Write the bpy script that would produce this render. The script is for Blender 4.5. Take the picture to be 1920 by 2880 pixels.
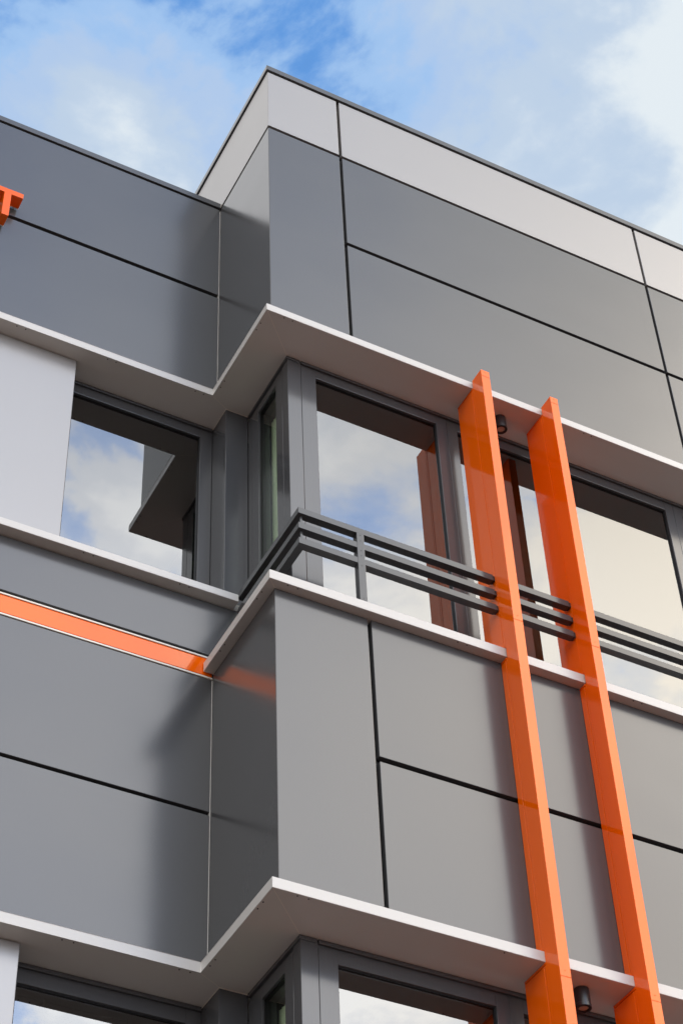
import bpy, bmesh, math
from mathutils import Matrix, Vector

# ------------------------------------------------------------------ clear
for o in list(bpy.data.objects):
    bpy.data.objects.remove(o)
scene = bpy.context.scene
COL = scene.collection

# ------------------------------------------------------------------ camera
# world: x runs along the facade, y goes into the building, z is up; z = 0 is eye height
YAW, PITCH, ROLL, FPX = -0.5171934, 0.8018306, -0.0490453, 5572.272
GROUND = -1.62
fwd = Vector((-math.sin(YAW) * math.cos(PITCH), math.cos(YAW) * math.cos(PITCH), math.sin(PITCH)))
rt = Vector((math.cos(YAW), math.sin(YAW), 0))
up = rt.cross(fwd)
rt2 = rt * math.cos(ROLL) + up * math.sin(ROLL)
up2 = -rt * math.sin(ROLL) + up * math.cos(ROLL)
cam = bpy.data.cameras.new("camera")
cam.sensor_fit = 'HORIZONTAL'
cam.sensor_width = 36
cam.lens = 36 * FPX / 1920
cam.clip_start = 0.1
cam.clip_end = 2000
camo = bpy.data.objects.new("camera", cam)
COL.objects.link(camo)
m = Matrix((rt2, up2, -fwd)).transposed().to_4x4()
m.translation = Vector((-2.9741658, -5.8845021, 0))
camo.matrix_world = m
scene.camera = camo

# ------------------------------------------------------------------ colour management and render
scene.view_settings.view_transform = 'Standard'
scene.view_settings.look = 'None'
scene.view_settings.exposure = 0.0
scene.view_settings.gamma = 1.0
scene.render.engine = 'CYCLES'
scene.cycles.use_denoising = True
scene.cycles.max_bounces = 12
scene.cycles.transparent_max_bounces = 16
scene.cycles.glossy_bounces = 8
scene.cycles.caustics_reflective = True
scene.cycles.caustics_refractive = False

# ------------------------------------------------------------------ sun (thin overcast, high and to the right)
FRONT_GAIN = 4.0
SUN_EL, SUN_AZ = math.radians(42), math.radians(62)     # azimuth measured from -y towards +x
sd = Vector((math.sin(SUN_AZ) * math.cos(SUN_EL), -math.cos(SUN_AZ) * math.cos(SUN_EL), math.sin(SUN_EL)))
sun = bpy.data.lights.new("sun", 'SUN')
sun.energy = 0.5
sun.angle = math.radians(24)
sun.color = (1.0, 0.92, 0.82)
suno = bpy.data.objects.new("sun", sun)
COL.objects.link(suno)
suno.location = (10, -10, 30)
suno.rotation_euler = sd.to_track_quat('Z', 'Y').to_euler()

# ------------------------------------------------------------------ world: Nishita sky with a cloud layer
world = bpy.data.worlds.new("World")
scene.world = world
world.use_nodes = True
nt = world.node_tree
nt.nodes.clear()


def N(tree, kind, **kw):
    n = tree.nodes.new(kind)
    for k, v in kw.items():
        if k.startswith('in_'):
            key = k[3:]
            n.inputs[int(key) if key.isdigit() else key].default_value = v
        else:
            setattr(n, k, v)
    return n


def math_(tree, op, a, b=None, c=None, clamp=False):
    n = tree.nodes.new('ShaderNodeMath')
    n.operation = op
    n.use_clamp = clamp
    for i, v in enumerate((a, b, c)):
        if v is None:
            continue
        if isinstance(v, (int, float)):
            n.inputs[i].default_value = v
        else:
            tree.links.new(v, n.inputs[i])
    return n.outputs[0]


def maprange(tree, v, a, b, c, d, smooth=True):
    n = tree.nodes.new('ShaderNodeMapRange')
    n.interpolation_type = 'SMOOTHSTEP' if smooth else 'LINEAR'
    tree.links.new(v, n.inputs[0])
    for i, x in enumerate((a, b, c, d)):
        n.inputs[i + 1].default_value = x
    return n.outputs[0]


def ramp(tree, v, stops):
    n = tree.nodes.new('ShaderNodeValToRGB')
    n.color_ramp.interpolation = 'EASE'
    els = n.color_ramp.elements
    while len(els) < len(stops):
        els.new(0.5)
    for e, (p, c) in zip(els, stops):
        e.position = p
        e.color = (*c, 1)
    tree.links.new(v, n.inputs[0])
    return n.outputs[0]


def mixc(tree, f, a, b, mode='MIX'):
    n = tree.nodes.new('ShaderNodeMix')
    n.data_type = 'RGBA'
    n.blend_type = mode
    n.clamp_factor = True
    for sock, v in ((n.inputs[0], f), (n.inputs[6], a), (n.inputs[7], b)):
        if isinstance(v, (int, float)):
            sock.default_value = v
        elif isinstance(v, tuple):
            sock.default_value = (*v, 1)
        else:
            tree.links.new(v, sock)
    return n.outputs[2]


tc = N(nt, 'ShaderNodeTexCoord')
sep = N(nt, 'ShaderNodeSeparateXYZ')
nt.links.new(tc.outputs['Generated'], sep.inputs[0])
X, Y, Z = sep.outputs
# project the direction on a flat cloud layer
zz = math_(nt, 'ADD', math_(nt, 'MAXIMUM', Z, 0.0), 0.12)
px = math_(nt, 'DIVIDE', X, zz)
py = math_(nt, 'DIVIDE', Y, zz)
cmb = N(nt, 'ShaderNodeCombineXYZ')
nt.links.new(px, cmb.inputs[0])
nt.links.new(py, cmb.inputs[1])
cmb.inputs[2].default_value = 5.1
big = N(nt, 'ShaderNodeTexNoise', in_Scale=3.4, in_Detail=4.0, in_Roughness=0.5, in_Distortion=0.3)
fine = N(nt, 'ShaderNodeTexNoise', in_Scale=8.2, in_Detail=9.0, in_Roughness=0.57, in_Distortion=0.25)
for n in (big, fine):
    nt.links.new(cmb.outputs[0], n.inputs['Vector'])
horiz = math_(nt, 'SQRT', math_(nt, 'ADD', math_(nt, 'MULTIPLY', X, X), math_(nt, 'MULTIPLY', Y, Y)))
saz = math_(nt, 'DIVIDE', X, math_(nt, 'MAXIMUM', horiz, 0.01))
bias = maprange(nt, saz, 0.12, 0.78, -0.13, 0.20, False)
noise = math_(nt, 'ADD', math_(nt, 'MULTIPLY', big.outputs[0], 0.72), math_(nt, 'MULTIPLY', fine.outputs[0], 0.95))
noise = math_(nt, 'SUBTRACT', noise, 0.28)
cover = math_(nt, 'ADD', noise, bias)
sky = N(nt, 'ShaderNodeTexSky')
sky.sky_type = 'NISHITA'
sky.sun_disc = False
sky.sun_elevation = SUN_EL
sky.sun_rotation = math.pi - SUN_AZ
sky.air_density = 1.0
sky.dust_density = 0.6
sky.ozone_density = 2.0
skyc = mixc(nt, 1.0, sky.outputs[0], (0.1, 0.1, 0.1), 'MULTIPLY')
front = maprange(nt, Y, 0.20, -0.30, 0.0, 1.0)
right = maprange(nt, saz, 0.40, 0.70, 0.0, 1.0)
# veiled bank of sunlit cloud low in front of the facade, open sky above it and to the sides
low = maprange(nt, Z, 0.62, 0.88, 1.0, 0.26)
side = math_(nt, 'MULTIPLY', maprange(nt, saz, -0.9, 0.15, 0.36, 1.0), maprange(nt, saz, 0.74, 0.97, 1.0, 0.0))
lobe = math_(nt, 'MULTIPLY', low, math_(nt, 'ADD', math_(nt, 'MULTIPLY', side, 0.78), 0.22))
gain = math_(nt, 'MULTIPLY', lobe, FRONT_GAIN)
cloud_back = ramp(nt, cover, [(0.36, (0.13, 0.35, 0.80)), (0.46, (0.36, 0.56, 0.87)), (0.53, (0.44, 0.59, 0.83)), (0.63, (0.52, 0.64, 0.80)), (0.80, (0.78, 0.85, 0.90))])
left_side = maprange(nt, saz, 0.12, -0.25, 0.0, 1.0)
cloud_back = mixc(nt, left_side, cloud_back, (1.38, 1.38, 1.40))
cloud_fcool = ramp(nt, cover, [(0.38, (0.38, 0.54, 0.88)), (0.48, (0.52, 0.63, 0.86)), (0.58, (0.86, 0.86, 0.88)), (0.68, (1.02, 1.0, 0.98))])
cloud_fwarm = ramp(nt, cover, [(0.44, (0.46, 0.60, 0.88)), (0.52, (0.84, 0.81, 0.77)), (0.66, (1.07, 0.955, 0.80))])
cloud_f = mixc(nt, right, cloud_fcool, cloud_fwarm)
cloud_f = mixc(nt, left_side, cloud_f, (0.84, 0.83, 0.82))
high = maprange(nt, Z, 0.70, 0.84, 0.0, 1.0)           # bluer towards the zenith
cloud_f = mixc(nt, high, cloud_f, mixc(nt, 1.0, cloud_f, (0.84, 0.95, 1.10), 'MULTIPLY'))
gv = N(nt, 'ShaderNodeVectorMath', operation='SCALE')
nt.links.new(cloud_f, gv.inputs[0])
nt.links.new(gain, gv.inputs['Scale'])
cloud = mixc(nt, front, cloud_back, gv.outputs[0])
mask = maprange(nt, cover, 0.28, 0.50, 0.80, 1.0)
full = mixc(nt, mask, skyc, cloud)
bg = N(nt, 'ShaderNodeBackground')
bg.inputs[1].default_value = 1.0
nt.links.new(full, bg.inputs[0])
out = N(nt, 'ShaderNodeOutputWorld')
nt.links.new(bg.outputs[0], out.inputs[0])


# ------------------------------------------------------------------ materials
def paint(name, col, rough, ior=1.5, coat=0.0, coat_rough=0.1, grain=0.04, wave=0.0, metallic=0.0, mottled=0.05, tone=0.0, spec_tint=None):
    mat = bpy.data.materials.new(name)
    mat.use_nodes = True
    t = mat.node_tree
    b = t.nodes['Principled BSDF']
    b.inputs['IOR'].default_value = ior
    b.inputs['Metallic'].default_value = metallic
    b.inputs['Coat Weight'].default_value = coat
    b.inputs['Coat Roughness'].default_value = coat_rough
    g = N(t, 'ShaderNodeTexCoord')
    n1 = N(t, 'ShaderNodeTexNoise', in_Scale=2.3, in_Detail=5.0, in_Roughness=0.6)
    # fine vertical rolling grain of the coated sheet
    mp = N(t, 'ShaderNodeMapping')
    mp.inputs['Scale'].default_value = (260, 260, 14)
    n2 = N(t, 'ShaderNodeTexNoise', in_Scale=1.0, in_Detail=2.0)
    t.links.new(g.outputs['Object'], n1.inputs['Vector'])
    t.links.new(g.outputs['Object'], mp.inputs[0])
    t.links.new(mp.outputs[0], n2.inputs['Vector'])
    v = math_(t, 'ADD', math_(t, 'MULTIPLY', math_(t, 'SUBTRACT', n1.outputs[0], 0.5), mottled * 2),
              math_(t, 'MULTIPLY', math_(t, 'SUBTRACT', n2.outputs[0], 0.5), grain * 2))
    val = math_(t, 'ADD', v, 1.0)
    if tone:                              # sheets from different batches
        oi = N(t, 'ShaderNodeObjectInfo')
        val = math_(t, 'ADD', val, math_(t, 'MULTIPLY', math_(t, 'SUBTRACT', oi.outputs['Random'], 0.5), tone * 2))
    if spec_tint:
        b.inputs['Specular Tint'].default_value = (*spec_tint, 1)
    vec = N(t, 'ShaderNodeVectorMath', operation='SCALE')
    vec.inputs[0].default_value = col
    t.links.new(val, vec.inputs['Scale'])
    t.links.new(vec.outputs[0], b.inputs['Base Color'])
    r = math_(t, 'ADD', math_(t, 'MULTIPLY', math_(t, 'SUBTRACT', n1.outputs[0], 0.5), 0.08), rough)
    t.links.new(r, b.inputs['Roughness'])
    if wave:
        n3 = N(t, 'ShaderNodeTexNoise', in_Scale=1.6, in_Detail=1.0)
        t.links.new(g.outputs['Object'], n3.inputs['Vector'])
        bp = N(t, 'ShaderNodeBump', in_Strength=1.0, in_Distance=wave)
        t.links.new(n3.outputs[0], bp.inputs['Height'])
        t.links.new(bp.outputs[0], b.inputs['Normal'])
    return mat


M = {}
M['grey'] = paint('grey_panel_coating', (0.072, 0.0735, 0.0765), 0.21, 1.64, wave=0.003, mottled=0.03, grain=0.03, tone=0.05)
M['silver'] = paint('silver_panel_coating', (0.35, 0.34, 0.332), 0.36, 1.45, metallic=0.45, tone=0.02, mottled=0.006, grain=0.012)
M['white'] = paint('light_metal_trim', (0.58, 0.565, 0.54), 0.30, 1.5, mottled=0.012, grain=0.01)
M['trim'] = paint('cream_edge_trim', (0.75, 0.70, 0.62), 0.35, 1.5)
M['coping'] = paint('dark_grey_coping', (0.075, 0.077, 0.08), 0.25, 1.55)
M['frame'] = paint('anthracite_frame', (0.074, 0.077, 0.083), 0.17, 1.64, grain=0.06)
M['rail'] = paint('dark_rail_coating', (0.055, 0.058, 0.062), 0.18, 1.55)
M['orange'] = paint('orange_lacquer', (0.93, 0.128, 0.0003), 0.07, 1.62, mottled=0.02, grain=0.01, spec_tint=(1.0, 0.80, 0.58))
M['seal'] = paint('black_joint_backing', (0.008, 0.008, 0.009), 0.45, 1.4)
M['lamp'] = paint('black_lamp_housing', (0.02, 0.02, 0.022), 0.3, 1.5)
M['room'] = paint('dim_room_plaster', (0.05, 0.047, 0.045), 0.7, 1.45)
M['blind'] = paint('pale_blind_fabric', (0.80, 0.82, 0.68), 0.6, 1.45)
M['slat'] = paint('brown_blind_slat', (0.10, 0.07, 0.06), 0.4, 1.45)
M['screw'] = paint('dark_screw_head', (0.02, 0.02, 0.02), 0.4, 1.5)


def lens_mat():
    mat = paint('frosted_lamp_lens', (0.42, 0.30, 0.22), 0.35, 1.5)
    return mat


M['lens'] = lens_mat()


def glass(name, f0, through):
    """coated glazing: angle-dependent mirror reflection over a tinted view into the room"""
    mat = bpy.data.materials.new(name)
    mat.use_nodes = True
    t = mat.node_tree
    t.nodes.clear()
    geo = N(t, 'ShaderNodeNewGeometry')
    dot = N(t, 'ShaderNodeVectorMath', operation='DOT_PRODUCT')
    t.links.new(geo.outputs['Incoming'], dot.inputs[0])
    t.links.new(geo.outputs['Normal'], dot.inputs[1])
    c = math_(t, 'SUBTRACT', 1.0, math_(t, 'ABSOLUTE', dot.outputs['Value']), clamp=True)
    fr = math_(t, 'ADD', math_(t, 'MULTIPLY', math_(t, 'POWER', c, 5.0), 1 - f0), f0, clamp=True)
    tr = N(t, 'ShaderNodeBsdfTransparent')
    tr.inputs[0].default_value = (*through, 1)
    gl = N(t, 'ShaderNodeBsdfGlossy')
    gl.inputs['Roughness'].default_value = 0.0
    gl.inputs[0].default_value = (0.94, 0.97, 1, 1)
    mx = N(t, 'ShaderNodeMixShader')
    t.links.new(fr, mx.inputs[0])
    t.links.new(tr.outputs[0], mx.inputs[1])
    t.links.new(gl.outputs[0], mx.inputs[2])
    o = N(t, 'ShaderNodeOutputMaterial')
    t.links.new(mx.outputs[0], o.inputs[0])
    return mat


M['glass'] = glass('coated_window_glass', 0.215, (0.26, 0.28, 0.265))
M['side_glass'] = glass('clear_side_glass', 0.05, (0.87, 0.93, 0.87))


def paving():
    mat = bpy.data.materials.new('brown_brick_paving')
    mat.use_nodes = True
    t = mat.node_tree
    b = t.nodes['Principled BSDF']
    b.inputs['Roughness'].default_value = 0.8
    g = N(t, 'ShaderNodeTexCoord')
    br = N(t, 'ShaderNodeTexBrick')
    br.inputs['Scale'].default_value = 2.5
    br.inputs['Color1'].default_value = (0.165, 0.100, 0.072, 1)
    br.inputs['Color2'].default_value = (0.13, 0.080, 0.060, 1)
    br.inputs['Mortar'].default_value = (0.085, 0.065, 0.05, 1)
    t.links.new(g.outputs['Object'], br.inputs['Vector'])
    t.links.new(br.outputs[0], b.inputs['Base Color'])
    return mat


M['paving'] = paving()


# ------------------------------------------------------------------ mesh helpers
class MB:
    """collects boxes, prisms and cylinders; build() links them as one mesh object"""

    def __init__(self):
        self.bm = bmesh.new()

    def box(self, x0, x1, y0, y1, z0, z1, bev=0.0015, mi=0, seg=2):
        xs, ys, zs = sorted((x0, x1)), sorted((y0, y1)), sorted((z0, z1))
        t = bmesh.new()
        r = bmesh.ops.create_cube(t, size=1.0)
        for v in t.verts:
            v.co = Vector((xs[0] if v.co.x < 0 else xs[1], ys[0] if v.co.y < 0 else ys[1], zs[0] if v.co.z < 0 else zs[1]))
        bev = min(bev, 0.3 * min(xs[1] - xs[0], ys[1] - ys[0], zs[1] - zs[0]))
        if bev > 0:
            bmesh.ops.bevel(t, geom=list(t.edges), offset=bev, segments=seg, profile=0.5, affect='EDGES')
        self._add(t, mi)
        return self

    def prism(self, pts, z0, z1, bev=0.0015, mi=0):
        """a flat polygon (counter-clockwise seen from above) raised from z0 to z1"""
        t = bmesh.new()
        lo = [t.verts.new((x, y, z0)) for x, y in pts]
        hi = [t.verts.new((x, y, z1)) for x, y in pts]
        n = len(pts)
        t.faces.new(hi)
        t.faces.new(lo[::-1])
        for i in range(n):
            j = (i + 1) % n
            t.faces.new((lo[i], lo[j], hi[j], hi[i]))
        if bev > 0:
            bmesh.ops.bevel(t, geom=list(t.edges), offset=bev, segments=2, profile=0.5, affect='EDGES')
        self._add(t, mi)
        return self

    def prism_y(self, pts, y0, y1, bev=0.001, mi=0):
        """a polygon in the x-z plane (counter-clockwise seen from -y), from y0 back to y1"""
        t = bmesh.new()
        a = [t.verts.new((x, y0, z)) for x, z in pts]
        b = [t.verts.new((x, y1, z)) for x, z in pts]
        n = len(pts)
        t.faces.new(a)
        t.faces.new(b[::-1])
        for i in range(n):
            j = (i + 1) % n
            t.faces.new((a[j], a[i], b[i], b[j]))
        bmesh.ops.recalc_face_normals(t, faces=list(t.faces))
        if bev > 0:
            bmesh.ops.bevel(t, geom=list(t.edges), offset=bev, segments=2, profile=0.5, affect='EDGES')
        self._add(t, mi)
        return self

    def cyl(self, c, r, h, axis='z', seg=40, r2=None, mi=0, bev=0.0):
        t = bmesh.new()
        bmesh.ops.create_cone(t, cap_ends=True, segments=seg, radius1=r, radius2=r if r2 is None else r2, depth=h)
        if bev:
            rim = [e for e in t.edges if abs(e.verts[0].co.z - e.verts[1].co.z) < 1e-6]
            bmesh.ops.bevel(t, geom=rim, offset=bev, segments=3, profile=0.5, affect='EDGES')
        if axis == 'y':
            bmesh.ops.rotate(t, verts=t.verts, matrix=Matrix.Rotation(math.pi / 2, 3, 'X'))
        if axis == 'x':
            bmesh.ops.rotate(t, verts=t.verts, matrix=Matrix.Rotation(math.pi / 2, 3, 'Y'))
        bmesh.ops.translate(t, verts=t.verts, vec=Vector(c))
        self._add(t, mi, True)
        return self

    def quad(self, pts, mi=0):
        t = bmesh.new()
        t.faces.new([t.verts.new(p) for p in pts])
        self._add(t, mi)
        return self

    def _add(self, t, mi, round_=False):
        for f in t.faces:
            f.material_index = mi
            f.smooth = round_ and len(f.verts) == 4
        me = bpy.data.meshes.new('tmp')
        t.to_mesh(me)
        t.free()
        self.bm.from_mesh(me)
        bpy.data.meshes.remove(me)

    def build(self, name, mats, parent=None, smooth=True):
        me = bpy.data.meshes.new(name)
        self.bm.to_mesh(me)
        self.bm.free()
        for mt in (mats if isinstance(mats, (list, tuple)) else [mats]):
            me.materials.append(mt)
        if smooth == 'turned':
            me.set_sharp_from_angle(angle=math.radians(35))
        ob = bpy.data.objects.new(name, me)
        COL.objects.link(ob)
        if parent is not None:
            ob.parent = parent
            ob.matrix_parent_inverse = Matrix.Translation(-world_loc(parent))
        return ob


def world_loc(o):
    v = Vector(o.location)
    p = o.parent
    if p is not None and o.type != 'EMPTY':
        return Vector((0, 0, 0))          # meshes are drawn in world coordinates
    return v


def thing(name, label, cat, loc, group=None):
    o = bpy.data.objects.new(name, None)
    COL.objects.link(o)
    o.location = loc
    o.empty_display_size = 0.2
    tag(o, label, cat, group)
    return o


def tag(o, label=None, cat=None, group=None, kind=None):
    if label:
        o['label'] = label
    if cat:
        o['category'] = cat
    if group:
        o['group'] = group
    if kind:
        o['kind'] = kind
    return o


# ------------------------------------------------------------------ measured levels and planes
D = 0.673                      # the left wing stands this far behind the right block
XR, XL, YB = 6.6, -5.0, 3.6    # how far the building runs right, left and back
WY, WX, WL = 0.194, 0.193, 0.854   # front window plane, side window plane, left window plane
S = 3.70                       # storey height
Z_CAN = (8.312, 8.364)         # upper canopy, under and over
Z_LEDGE = (6.326, 6.381)       # ledge of the right block
Z_SILL = (6.800, 6.846)        # sill of the left wing
T = 0.030                      # panel thickness

# ------------------------------------------------------------------ ground
g = MB()
g.quad([(-400, -400, GROUND), (400, -400, GROUND), (400, 400, GROUND), (-400, 400, GROUND)])
tag(g.build('ground', M['paving']), kind='structure')

# ------------------------------------------------------------------ the building
B = thing('office_building', 'grey panel clad office building with a stepped corner, pale canopies and orange fins',
          'building', (0, 0, GROUND))


def panel(mat, *a, name='wall_panel', label=None, bev=0.002):
    mb = MB()
    mb.box(*a, bev=bev)
    o = mb.build(name, mat, B)
    if label:
        o['label'] = label
    return o


def corner_panel(mat, x1, y1, z0, z1, label=None):
    """one folded sheet round the front corner of the right block"""
    mb = MB()
    mb.prism([(0, 0), (x1, 0), (x1, T), (T, T), (T, y1), (0, y1)], z0, z1, bev=0.003)
    o = mb.build('wall_panel', mat, B)
    if label:
        o['label'] = label
    return o


XV = (0.480, 0.499, 2.706, 2.726, 4.933, 4.953)     # vertical joints of the upper right wall
# --- upper right block: parapet band
corner_panel(M['silver'], XV[0], YB, 10.178, 10.773, 'silver grey parapet panel folded round the corner')
for a, b in ((XV[1], XV[2]), (XV[3], XV[4]), (XV[5], XR)):
    panel(M['silver'], a, b, 0, T, 10.178, 10.773, label='silver grey parapet panel')
# --- upper right block: grey panels
corner_panel(M['grey'], XV[0], D - 0.004, Z_CAN[1] - 0.01, 10.151)
for a, b in ((XV[1], XV[2]), (XV[3], XV[4]), (XV[5], XR)):
    panel(M['grey'], a, b, 0, T, 9.296, 10.151)
    panel(M['grey'], a, b, 0, T, Z_CAN[1] - 0.01, 9.266)
# --- upper left wing
panel(M['grey'], XL, -0.0042, D, D + T, 9.296, 10.149)
panel(M['grey'], XL, -0.0042, D, D + T, Z_CAN[1] - 0.01, 9.264)
panel(M['white'], -0.0036, -0.0006, D - 0.003, D + 0.02, Z_CAN[1] + 0.001, 10.135, name='corner_trim', bev=0.001)
# --- copings
mb = MB()
mb.prism([(-0.010, -0.010), (XR + 0.01, -0.010), (XR + 0.01, YB), (-0.010, YB)], 10.787, 10.834, bev=0.003)
mb.build('coping', M['coping'], B)
mb = MB()
mb.prism([(XL - 0.01, D - 0.010), (-0.002, D - 0.010), (-0.002, YB), (XL - 0.01, YB)], 10.160, 10.206, bev=0.003)
mb.box(-0.0015, 0.0005, D - 0.008, D + 0.3, 10.166, 10.206, bev=0, mi=1)
mb.build('coping', [M['coping'], M['trim']], B)

# --- cores behind the panels, dark in the joints
e = T + 0.004
right_core = lambda inset: [(inset, inset), (XR - 0.002, inset), (XR - 0.002, YB - 0.002), (inset, YB - 0.002)]
left_core = lambda: [(XL + 0.002, D + e), (e, D + e), (e, YB - 0.004), (XL + 0.002, YB - 0.004)]
mb = MB()
mb.prism(right_core(e), Z_CAN[1] + 0.002, 10.786, bev=0)
mb.build('backing_wall', M['seal'], B)
mb = MB()
mb.prism(left_core(), Z_CAN[1] + 0.004, 10.159, bev=0)
mb.build('backing_wall', M['seal'], B)


def storey(dz, low):
    """canopy, windows, sill, ledge and the wall below them; dz shifts the whole storey"""
    zc0, zc1 = Z_CAN[0] + dz, Z_CAN[1] + dz
    zl0, zl1 = Z_LEDGE[0] + dz, Z_LEDGE[1] + dz
    zs0, zs1 = Z_SILL[0] + dz, Z_SILL[1] + dz
    oc = 0.057 if low else 0.049
    if low:
        zc0, zc1 = 4.612, 4.664
    # canopy, one folded tray under the whole storey
    mb = MB()
    mb.prism([(-oc, -oc), (XR, -oc), (XR, YB - 0.006), (XL, YB - 0.006), (XL, D - oc), (-oc, D - oc)], zc0, zc1, bev=0.002)
    # mitre seams and screws underneath
    def seam(x0, y0, x1, y1, w=0.0012):
        d = Vector((x1 - x0, y1 - y0)).normalized()
        n = Vector((-d.y, d.x)) * w
        z = zc0 - 0.0012
        p = [(x0 + n.x, y0 + n.y, z), (x1 + n.x, y1 + n.y, z), (x1 - n.x, y1 - n.y, z), (x0 - n.x, y0 - n.y, z)]
        mb.quad(p[::-1], mi=1)
    seam(-oc + 0.003, -oc + 0.003, WX - 0.004, WY - 0.004)
    seam(-oc + 0.003, D - oc + 0.003, 0.055, 0.678)
    mi = 2
    spots = []
    for x in (0.06, 0.11, 1.02, 1.95, 2.0, 2.9, 2.95):
        spots.append((x, -oc + 0.012))
    for y in (0.05, 0.10, 0.50, 0.55):
        spots.append((-oc + 0.012, y))
    for x in (-0.10, -0.15, -0.62, -0.67, -1.14, -1.19, -1.7):
        spots.append((x, D - oc + 0.012))
    for x, y in spots:
        mb.cyl((x, y, zc0 - 0.001), 0.0032, 0.004, seg=10, mi=2)
    mb.build('canopy', [M['white'], M['trim'], M['screw']], B)

    # ledge of the right block
    ol = 0.051
    mb = MB()
    mb.prism([(-ol, -ol), (XR, -ol), (XR, YB - 0.008), (WX + 0.02, YB - 0.008), (WX + 0.02, D - 0.003), (-ol, D - 0.003)], zl0, zl1, bev=0.002)
    z = zl0 - 0.0012
    mb.quad([(-0.047, -0.049, z), (-0.049, -0.047, z), (-0.002, 0.0, z), (0.0, -0.002, z)], mi=1)
    for x in (0.047, 0.098, 0.95, 1.0, 1.95, 2.0, 2.9):
        mb.cyl((x, -ol + 0.010, zl0 - 0.001), 0.003, 0.004, seg=10, mi=2)
    for y in (0.05, 0.10, 0.45, 0.5):
        mb.cyl((-ol + 0.010, y, zl0 - 0.001), 0.003, 0.004, seg=10, mi=2)
    mb.build('ledge', [M['white'], M['trim'], M['screw']], B)

    # sill of the left wing
    mb = MB()
    mb.prism([(XL, 0.608), (0.106, 0.608), (0.106, 0.676), (0.19, 0.676), (0.19, 1.2), (XL, 1.2)], zs0, zs1, bev=0.002)
    for x in (-0.16, -0.21, -0.67, -0.72, -1.2):
        mb.cyl((x, 0.608 + 0.010, zs0 - 0.001), 0.003, 0.004, seg=10, mi=1)
    mb.build('window_sill', [M['white'], M['screw']], B)

    # ---- windows
    zt = zc0 - 0.094          # top of the glass
    ztop = zc0 - 0.001
    zb = zl1 + 0.001

    def pane_front(parent, x0, x1, y, z0, z1):
        mb = MB()
        mb.quad([(x0, y + 0.018, z0), (x1, y + 0.018, z0), (x1, y + 0.018, z1), (x0, y + 0.018, z1)])
        p = mb.build('pane', M['glass'], parent, smooth=False)
        # rubber gasket round the pane
        mb = MB()
        q = 0.005
        mb.box(x0 - q, x0 + q, y + 0.012, y + 0.04, z0, z1, bev=0)
        mb.box(x1 - q, x1 + q, y + 0.012, y + 0.04, z0, z1, bev=0)
        mb.box(x0 + q, x1 - q, y + 0.0125, y + 0.04, z1 - q, z1 + q, bev=0)
        mb.build('gasket', M['seal'], parent)
        return p

    def frame_front(x0, x1, gx0, gx1, y, z0, z1, gz0, gz1, grooves=()):
        mb = MB()
        mb.box(x0, gx0, y, y + 0.07, z0, z1 - 0.036)
        mb.box(gx1, x1, y, y + 0.07, z0, z1 - 0.036)
        mb.box(gx0, gx1, y + 0.0002, y + 0.07, gz1, z1 - 0.036)
        mb.box(x0, x1, y + 0.006, y + 0.072, z1 - 0.034, z1 - 0.020)      # stepped head profile
        mb.box(x0, x1, y - 0.006, y + 0.072, z1 - 0.0195, z1)
        if gz0 > z0:
            mb.box(gx0, gx1, y + 0.0002, y + 0.07, z0, gz0)
        return mb.build('window', M['frame'], B)

    # corner post
    mb = MB()
    mb.prism([(WX, WY), (0.274, WY), (0.274, WY + 0.07), (WX + 0.07, WY + 0.07), (WX + 0.07, 0.262), (WX, 0.262)], zb, ztop, bev=0.002)
    mb.build('corner_post', M['frame'], B)
    fr = frame_front(0.2755, 1.180, 0.364, 1.114, WY, zb, ztop, zb, zt)
    pane_front(fr, 0.364, 1.114, WY, zb, zt)
    fr = frame_front(1.181, 2.704, 1.248, 2.645, WY, zb, ztop, zb, zt)
    pane_front(fr, 1.248, 2.645, WY, zb, zt)
    fr = frame_front(2.705, 4.30, 2.765, 4.24, WY, zb, ztop, zb, zt)
    pane_front(fr, 2.765, 4.24, WY, zb, zt)
    fr = frame_front(4.301, XR, 4.36, XR - 0.08, WY, zb, ztop, zb, zt)
    pane_front(fr, 4.36, XR - 0.08, WY, zb, zt)
    # side window
    mb = MB()
    mb.box(WX, WX + 0.07, 0.264, 0.339, zb, ztop - 0.036)
    mb.box(WX, WX + 0.07, 0.554, 0.629, zb, ztop - 0.036)
    mb.box(WX + 0.001, WX + 0.07, 0.631, 0.6795, zb, ztop - 0.036)
    mb.box(WX + 0.0002, WX + 0.07, 0.339, 0.554, zt, ztop - 0.036)
    mb.box(WX + 0.006, WX + 0.072, 0.264, 0.674, ztop - 0.034, ztop - 0.020)
    mb.box(WX - 0.006, WX + 0.072, WY - 0.0062, 0.674, ztop - 0.0195, ztop - 0.0002)
    fr = mb.build('window', M['frame'], B)
    mb = MB()
    for d in (0.018, 0.036):
        mb.quad([(WX + d, 0.554, zb), (WX + d, 0.339, zb), (WX + d, 0.339, zt), (WX + d, 0.554, zt)])
    mb.build('pane', M['side_glass'], fr, smooth=False)
    mb = MB()
    q = 0.005
    mb.box(WX + 0.012, WX + 0.04, 0.334, 0.344, zb, zt, bev=0)
    mb.box(WX + 0.012, WX + 0.04, 0.549, 0.559, zb, zt, bev=0)
    mb.box(WX + 0.0125, WX + 0.04, 0.344, 0.549, zt - q, zt + q, bev=0)
    mb.build('gasket', M['seal'], fr)
    # vertical louvre blind behind the side window
    mb = MB()
    n = 9
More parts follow.
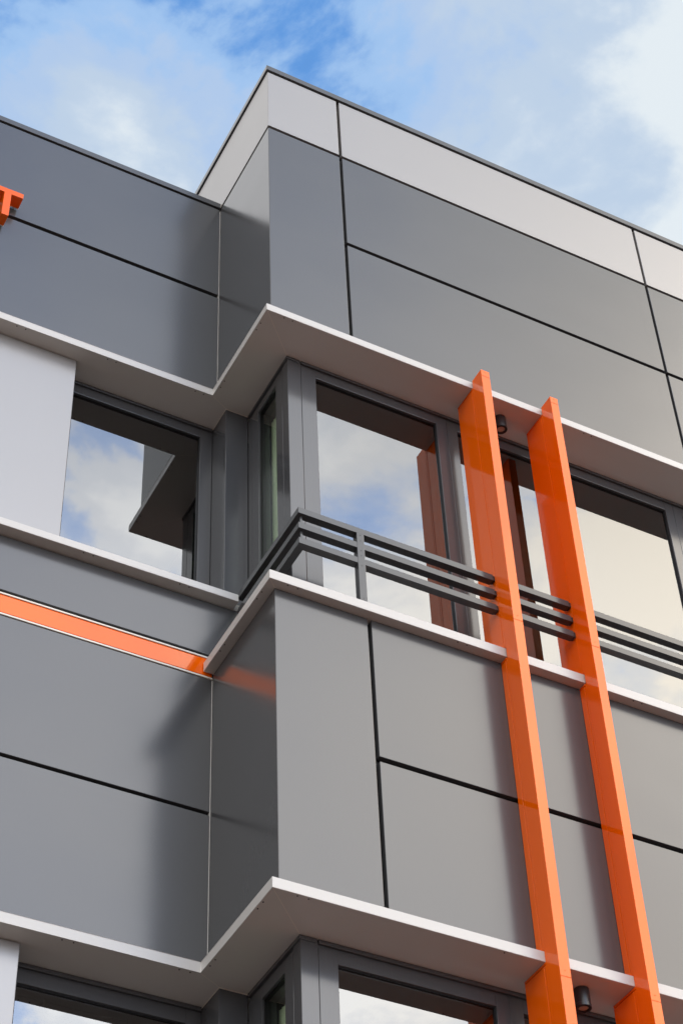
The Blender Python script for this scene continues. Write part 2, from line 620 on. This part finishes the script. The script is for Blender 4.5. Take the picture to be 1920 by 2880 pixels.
    for i in range(n):
        y = 0.335 + i * 0.028
        a = math.radians(-14)
        dx, dy = 0.5 * 0.034 * math.sin(a), 0.5 * 0.034 * math.cos(a)
        x = WX + 0.095
        mb.prism([(x - dx, y - dy), (x - dx + 0.0015, y - dy), (x + dx + 0.0015, y + dy), (x + dx, y + dy)], zb + 0.02, zt - 0.02, bev=0)
    mb.build('blind', M['blind'], fr, smooth=False)
    # inner post between the side window and the left window
    mb = MB()
    mb.box(0.057, WX - 0.0005, 0.680, WL + 0.07, zs1 + 0.001, ztop - 0.004, bev=0.0025)
    mb.build('corner_post', M['frame'], B)
    mb = MB()
    mb.box(0.0555, WX - 0.0005, 0.6785, WL - 0.001, ztop - 0.0035, ztop, bev=0.0008)
    mb.build('corner_trim', M['trim'], B)
    # left window
    gx0, gx1 = -1.15, -0.017
    mb = MB()
    mb.box(gx1, 0.0555, WL, WL + 0.07, zs1, ztop - 0.036)
    mb.box(-1.3, gx0, WL, WL + 0.07, zs1, ztop - 0.036)
    mb.box(gx0, gx1, WL + 0.0002, WL + 0.07, zt, ztop - 0.036)
    mb.box(-1.3, 0.0555, WL + 0.006, WL + 0.072, ztop - 0.034, ztop - 0.020)
    mb.box(-1.3, 0.0555, WL - 0.006, WL + 0.072, ztop - 0.0195, ztop)
    fr = mb.build('window', M['frame'], B)
    pane_front(fr, gx0, gx1, WL, zs1, zt)
    if low:
        mb = MB()
        for i in range(14):
            z = zt - 0.012 - i * 0.022
            mb.box(gx0 + 0.01, gx1 - 0.02, WL + 0.075, WL + 0.095, z - 0.0012, z + 0.0012, bev=0)
        for x in (-0.62, -0.25):
            mb.box(x - 0.002, x + 0.002, WL + 0.072, WL + 0.074, zt - 0.33, zt, bev=0)
        mb.build('blind', M['slat'], fr)
    # pale sliding panel in front of the left window
    mb = MB()
    mb.box(-3.2, -0.816, 0.718, 0.742, zs1 + 0.003, zc0 - 0.004, bev=0.002)
    mb.box(-0.815, -0.8135, 0.722, 0.742, zs1 + 0.003, zc0 - 0.004, bev=0, mi=1)
    o = mb.build('shutter', [M['silver'], M['seal']], B)
    o['label'] = 'pale silver shutter panel beside the window'
    mb = MB()
    mb.box(XL, -1.305, WL, WL + 0.07, zs1, ztop)
    mb.build('wall_panel', M['frame'], B)

    # ---- wall below the windows
    zn = (GROUND if dz < -S * 0.5 else 4.664 - 0.01)      # lower end of this wall
    zj0, zj1 = 5.480 + dz, 5.508 + dz
    corner_panel(M['grey'], 0.485, D - 0.004, zn, zl0 - 0.001)
    for a, b in ((0.505, 2.706), (2.726, 4.933), (4.953, XR)):
        panel(M['grey'], a, b, 0, T, zj1, zl0 - 0.001)
        panel(M['grey'], a, b, 0, T, zn, zj0)
    mb = MB()
    mb.prism_y([(XL, 6.449 + dz), (-0.003, 6.449 + dz), (-0.003, zl1 + 0.002), (0.188, zl1 + 0.002), (0.188, zs0 - 0.006), (XL, zs0 - 0.006)], D, D + T, bev=0.002)
    mb.build('wall_panel', M['grey'], B)
    panel(M['grey'], XL, -0.0042, D, D + T, 5.503 + dz, 6.290 + dz)
    panel(M['grey'], XL, -0.0042, D, D + T, zn, 5.483 + dz)
    panel(M['white'], -0.0036, -0.0006, D - 0.003, D + 0.02, max(zn, GROUND) + 0.012, 6.287 + dz, name='corner_trim', bev=0.001)
    # orange strip between two pale trims
    mb = MB()
    mb.box(XL, -0.002, D + 0.004, D + T, 6.314 + dz, 6.421 + dz, bev=0.001)
    mb.box(XL, -0.002, D - 0.002, D + T - 0.002, 6.4215 + dz, 6.431 + dz, bev=0.001, mi=1)
    mb.box(XL, -0.002, D - 0.006, D + T - 0.002, 6.291 + dz, 6.301 + dz, bev=0.001, mi=1)
    mb.build('accent_strip', [M['orange'], M['trim']], B)
    # cores
    mb = MB()
    mb.prism(right_core(e), zn + 0.011, zl0 - 0.002, bev=0)
    mb.build('backing_wall', M['seal'], B)
    mb = MB()
    mb.prism(left_core(), zn + 0.012, zs0 - 0.002, bev=0)
    mb.prism([(e + 0.001, D + 0.034), (WX - 0.003, D + 0.034), (WX - 0.003, 1.0), (e + 0.001, 1.0)], zl1 + 0.001, zs0 - 0.003, bev=0)
    mb.build('backing_wall', M['seal'], B)
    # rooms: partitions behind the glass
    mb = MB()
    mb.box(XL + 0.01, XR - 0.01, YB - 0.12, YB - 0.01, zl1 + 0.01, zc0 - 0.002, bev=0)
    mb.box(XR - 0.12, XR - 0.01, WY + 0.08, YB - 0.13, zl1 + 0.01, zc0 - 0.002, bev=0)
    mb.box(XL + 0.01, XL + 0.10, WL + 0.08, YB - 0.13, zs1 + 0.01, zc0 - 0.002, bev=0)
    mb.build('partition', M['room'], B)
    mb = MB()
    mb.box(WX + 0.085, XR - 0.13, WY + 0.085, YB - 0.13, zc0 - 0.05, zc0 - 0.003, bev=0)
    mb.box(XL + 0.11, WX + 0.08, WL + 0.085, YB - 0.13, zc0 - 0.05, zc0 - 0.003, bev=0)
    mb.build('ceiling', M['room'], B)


storey(0.0, False)
storey(-S, True)


# ------------------------------------------------------------------ orange fins
def fin(x0, x1, label):
    r = thing('facade_fin', label, 'fin', ((x0 + x1) / 2, -0.10, GROUND), 'orange fins on the facade')
    yf = -0.152
    mb = MB()
    mb.box(x0 + 0.0002, x1 - 0.0002, yf + 0.0017, -0.0585, GROUND, 8.3648, bev=0.0008)
    mb.build('blade', M['orange'], r)
    levels = [8.365, 8.3135, 6.489, 4.490, 2.640, GROUND]
    opens = [(6.383, 8.310), (4.666 - 1.98, 4.610)]       # where the fin runs back to the windows
    for i in range(len(levels) - 1):
        z1, z0 = levels[i], levels[i + 1] + 0.003
        mb = MB()
        mb.box(x0, x1, yf, yf + 0.0016, z0, z1, bev=0.0006)
        # screw heads near the joints
        xm = (x0 + x1) / 2
        if i in (0, 1):
            mb.cyl((xm, yf - 0.0005, z0 + 0.030 if i else z1 - 0.015), 0.003, 0.002, axis='y', seg=12)
        if i == 2:
            mb.cyl((xm, yf - 0.0005, z0 + 0.030), 0.003, 0.002, axis='y', seg=12)
        mb.build('front_cover', M['orange'], r)
    for z0, z1 in ((6.383, 8.300), (4.666, 6.312), (2.69, 4.600), (GROUND, 2.61)):
        deep = any(abs(z0 - a) < 0.03 for a, _ in opens)
        yb = 0.112 if deep else -0.0015
        mb = MB()
        mb.box(x0 + 0.0006, x1 - 0.0006, -0.0580, -0.0432, z0, z1 - 0.004, bev=0.0012)
        mb.box(x0 + 0.0006, x1 - 0.0006, -0.0405, yb, z0, z1 - 0.004, bev=0.0014)
        mb.build('side_web', M['orange'], r)
        # cap plate just under the ledge or canopy
        mb = MB()
        mb.box(x0 + 0.0004, x1 - 0.0004, -0.0570 if deep else -0.048, yb, z1, z1 + 0.0105, bev=0.0008)
        mb.build('cap_plate', M['orange'], r)
    # small fixing tabs on the ledge and the lower canopy
    mb = MB()
    mb.box(x0 - 0.002, x0, -0.035, -0.012, 6.382, 6.402, bev=0.0006)
    mb.build('fixing_tab', M['orange'], r)
    mb = MB()
    mb.box(x0 - 0.002, x0, -0.035, -0.012, 4.665, 4.685, bev=0.0006)
    mb.build('fixing_tab', M['orange'], r)
    return r


fin(1.212, 1.265, 'bright orange vertical fin nearer the building corner, holding the end of the corner railing')
fin(1.660, 1.709, 'bright orange vertical fin farther from the building corner, right of the small lamps')


# ------------------------------------------------------------------ railings
RZ = ((6.835, 6.873), (6.733, 6.771), (6.630, 6.668))
RY0, RY1 = -0.045, -0.005


def end_clip(mb, x, z0, z1, s):
    mb.box(x, x + s * 0.012, RY0 + 0.003, RY1 - 0.003, z0 + 0.003, z1 - 0.003, bev=0.001)
    mb.cyl((x + s * 0.006, RY0 + 0.003, (z0 + z1) / 2 + 0.006), 0.0025, 0.004, axis='y', seg=10)
    mb.cyl((x + s * 0.006, (RY0 + RY1) / 2, z0 + 0.003), 0.0025, 0.004, axis='z', seg=10)


def railing(label, x0, x1, corner=False, left_clip=True, right_clip=True):
    r = thing('railing', label, 'railing', ((x0 + x1) / 2, -0.025, 6.381), 'grey window railings')
    for z0, z1 in RZ:
        mb = MB()
        a = x0 if not left_clip else x0 + 0.012
        b = x1 if not right_clip else x1 - 0.012
        if corner:
            mb.prism([(x0, RY0), (b, RY0), (b, RY1), (x0 + 0.038, RY1), (x0 + 0.038, 0.622), (x0, 0.622)], z0, z1, bev=0.001)
            for dx, dy in ((0.010, 0.012), (0.026, 0.012), (0.010, 0.030), (0.026, 0.030)):
                mb.cyl((x0 + dx, RY0 + dy, z0), 0.0028, 0.002, seg=10)
        else:
            mb.box(a, b, RY0, RY1, z0, z1, bev=0.001)
        rl = mb.build('rail', M['rail'], r)
        for on, x, sg in ((right_clip, b, 1), (left_clip, a, -1)):
            if on:
                mb = MB()
                end_clip(mb, x, z0, z1, sg)
                mb.build('end_bracket', M['lamp'], rl)
        if corner:
            mb = MB()
            mb.box(x0 + 0.002, x0 + 0.036, 0.622, 0.634, z0 + 0.003, z1 - 0.003, bev=0.001)
            mb.build('end_bracket', M['lamp'], rl)
    if corner:
        bx0, bx1 = 0.425, 0.465
        mb = MB()
        mb.box(bx0, bx1, RY0 - 0.0015, RY1 - 0.004, 6.382, RZ[0][0] - 0.0005, bev=0.0015)
        for z in (6.822, 6.785, 6.718, 6.683, 6.615, 6.400):
            mb.cyl(((bx0 + bx1) / 2, RY0 - 0.002, z), 0.0028, 0.002, axis='y', seg=10, mi=1)
        mb.build('baluster', [M['rail'], M['screw']], r)
        for (za, zb_) in ((RZ[1][1], RZ[0][0]), (RZ[2][1], RZ[1][0])):
            mb = MB()
            mb.box(x0 + 0.018, x0 + 0.030, RY0 + 0.018, RY0 + 0.030, za, zb_, bev=0.0008)
            mb.build('corner_strut', M['rail'], r)
    return r


railing('dark grey three rail window railing bent round the corner left of the orange fins', 0.110, 1.210, corner=True, left_clip=False)
railing('short dark grey three rail window railing between the two orange fins', 1.267, 1.658)
railing('dark grey three rail window railing right of both orange fins', 1.711, 4.6)


# ------------------------------------------------------------------ soffit lamps
def lamp(x, y, z, label):
    r = thing('soffit_lamp', label, 'lamp', (x, y, z - 0.095), 'soffit lamps')
    mb = MB()
    # hollow can: outer wall, bottom ring and a dark inside
    seg, ro, ri, h = 48, 0.0345, 0.0225, 0.094
    bm = mb.bm
    prof = [(0.001, 0), (ro - 0.002, 0), (ro, -0.002), (ro, -h + 0.018), (ro + 0.0015, -h + 0.016), (ro + 0.0015, -h + 0.002), (ro - 0.0005, -h), (ri + 0.001, -h), (ri, -h + 0.001), (ri, -h + 0.012)]
    rings = [[bm.verts.new((x + a * math.cos(2 * math.pi * k / seg), y + a * math.sin(2 * math.pi * k / seg), z - 0.0005 + b)) for k in range(seg)] for a, b in prof]
    for p, q in zip(rings, rings[1:]):
        for k in range(seg):
            j = (k + 1) % seg
            bm.faces.new((p[k], q[k], q[j], p[j]))
    bmesh.ops.recalc_face_normals(bm, faces=list(bm.faces))
    mb.build('housing', M['lamp'], r, smooth='turned')
    mb = MB()
    mb.cyl((x, y, z - h + 0.008), ri - 0.0003, 0.006, seg=48, bev=0.002)
    mb.build('lens', M['lens'], r)
    return r


lamp(1.463, 0.077, Z_CAN[0], 'black cylindrical lamp under the upper canopy between the orange fins')
lamp(1.463, 0.060, 4.612, 'black cylindrical lamp under the lower canopy between the orange fins')

# ------------------------------------------------------------------ sign letter T
t = thing('sign_letter', 'orange three dimensional letter T on the upper left wall', 'sign', (-1.359, 0.612, 9.139))
mb = MB()
w0, w1, s0, s1 = -1.450, -1.268, -1.380, -1.338
mb.prism_y([(w0, 9.386), (w0, 9.345), (s0, 9.345), (s0, 9.139), (s1, 9.139), (s1, 9.345), (w1, 9.345), (w1, 9.386)], 0.572, 0.650, bev=0.0012)
mb.build('letter_body', M['orange'], t)
mb = MB()
mb.prism_y([(w0, 9.387), (w0, 9.344), (s0 - 0.001, 9.344), (s0 - 0.001, 9.138), (s1 + 0.001, 9.138), (s1 + 0.001, 9.344), (w1 + 0.001, 9.344), (w1 + 0.001, 9.387)], 0.6505, 0.6535, bev=0)
mb.build('back_plate', M['trim'], t)
for x, z in ((-1.43, 9.366), (-1.29, 9.366), (-1.359, 9.16), (-1.359, 9.366)):
    mb = MB()
    mb.cyl((x, 0.6635, z), 0.004, 0.019, axis='y', seg=12)
    mb.build('standoff', M['trim'], t)
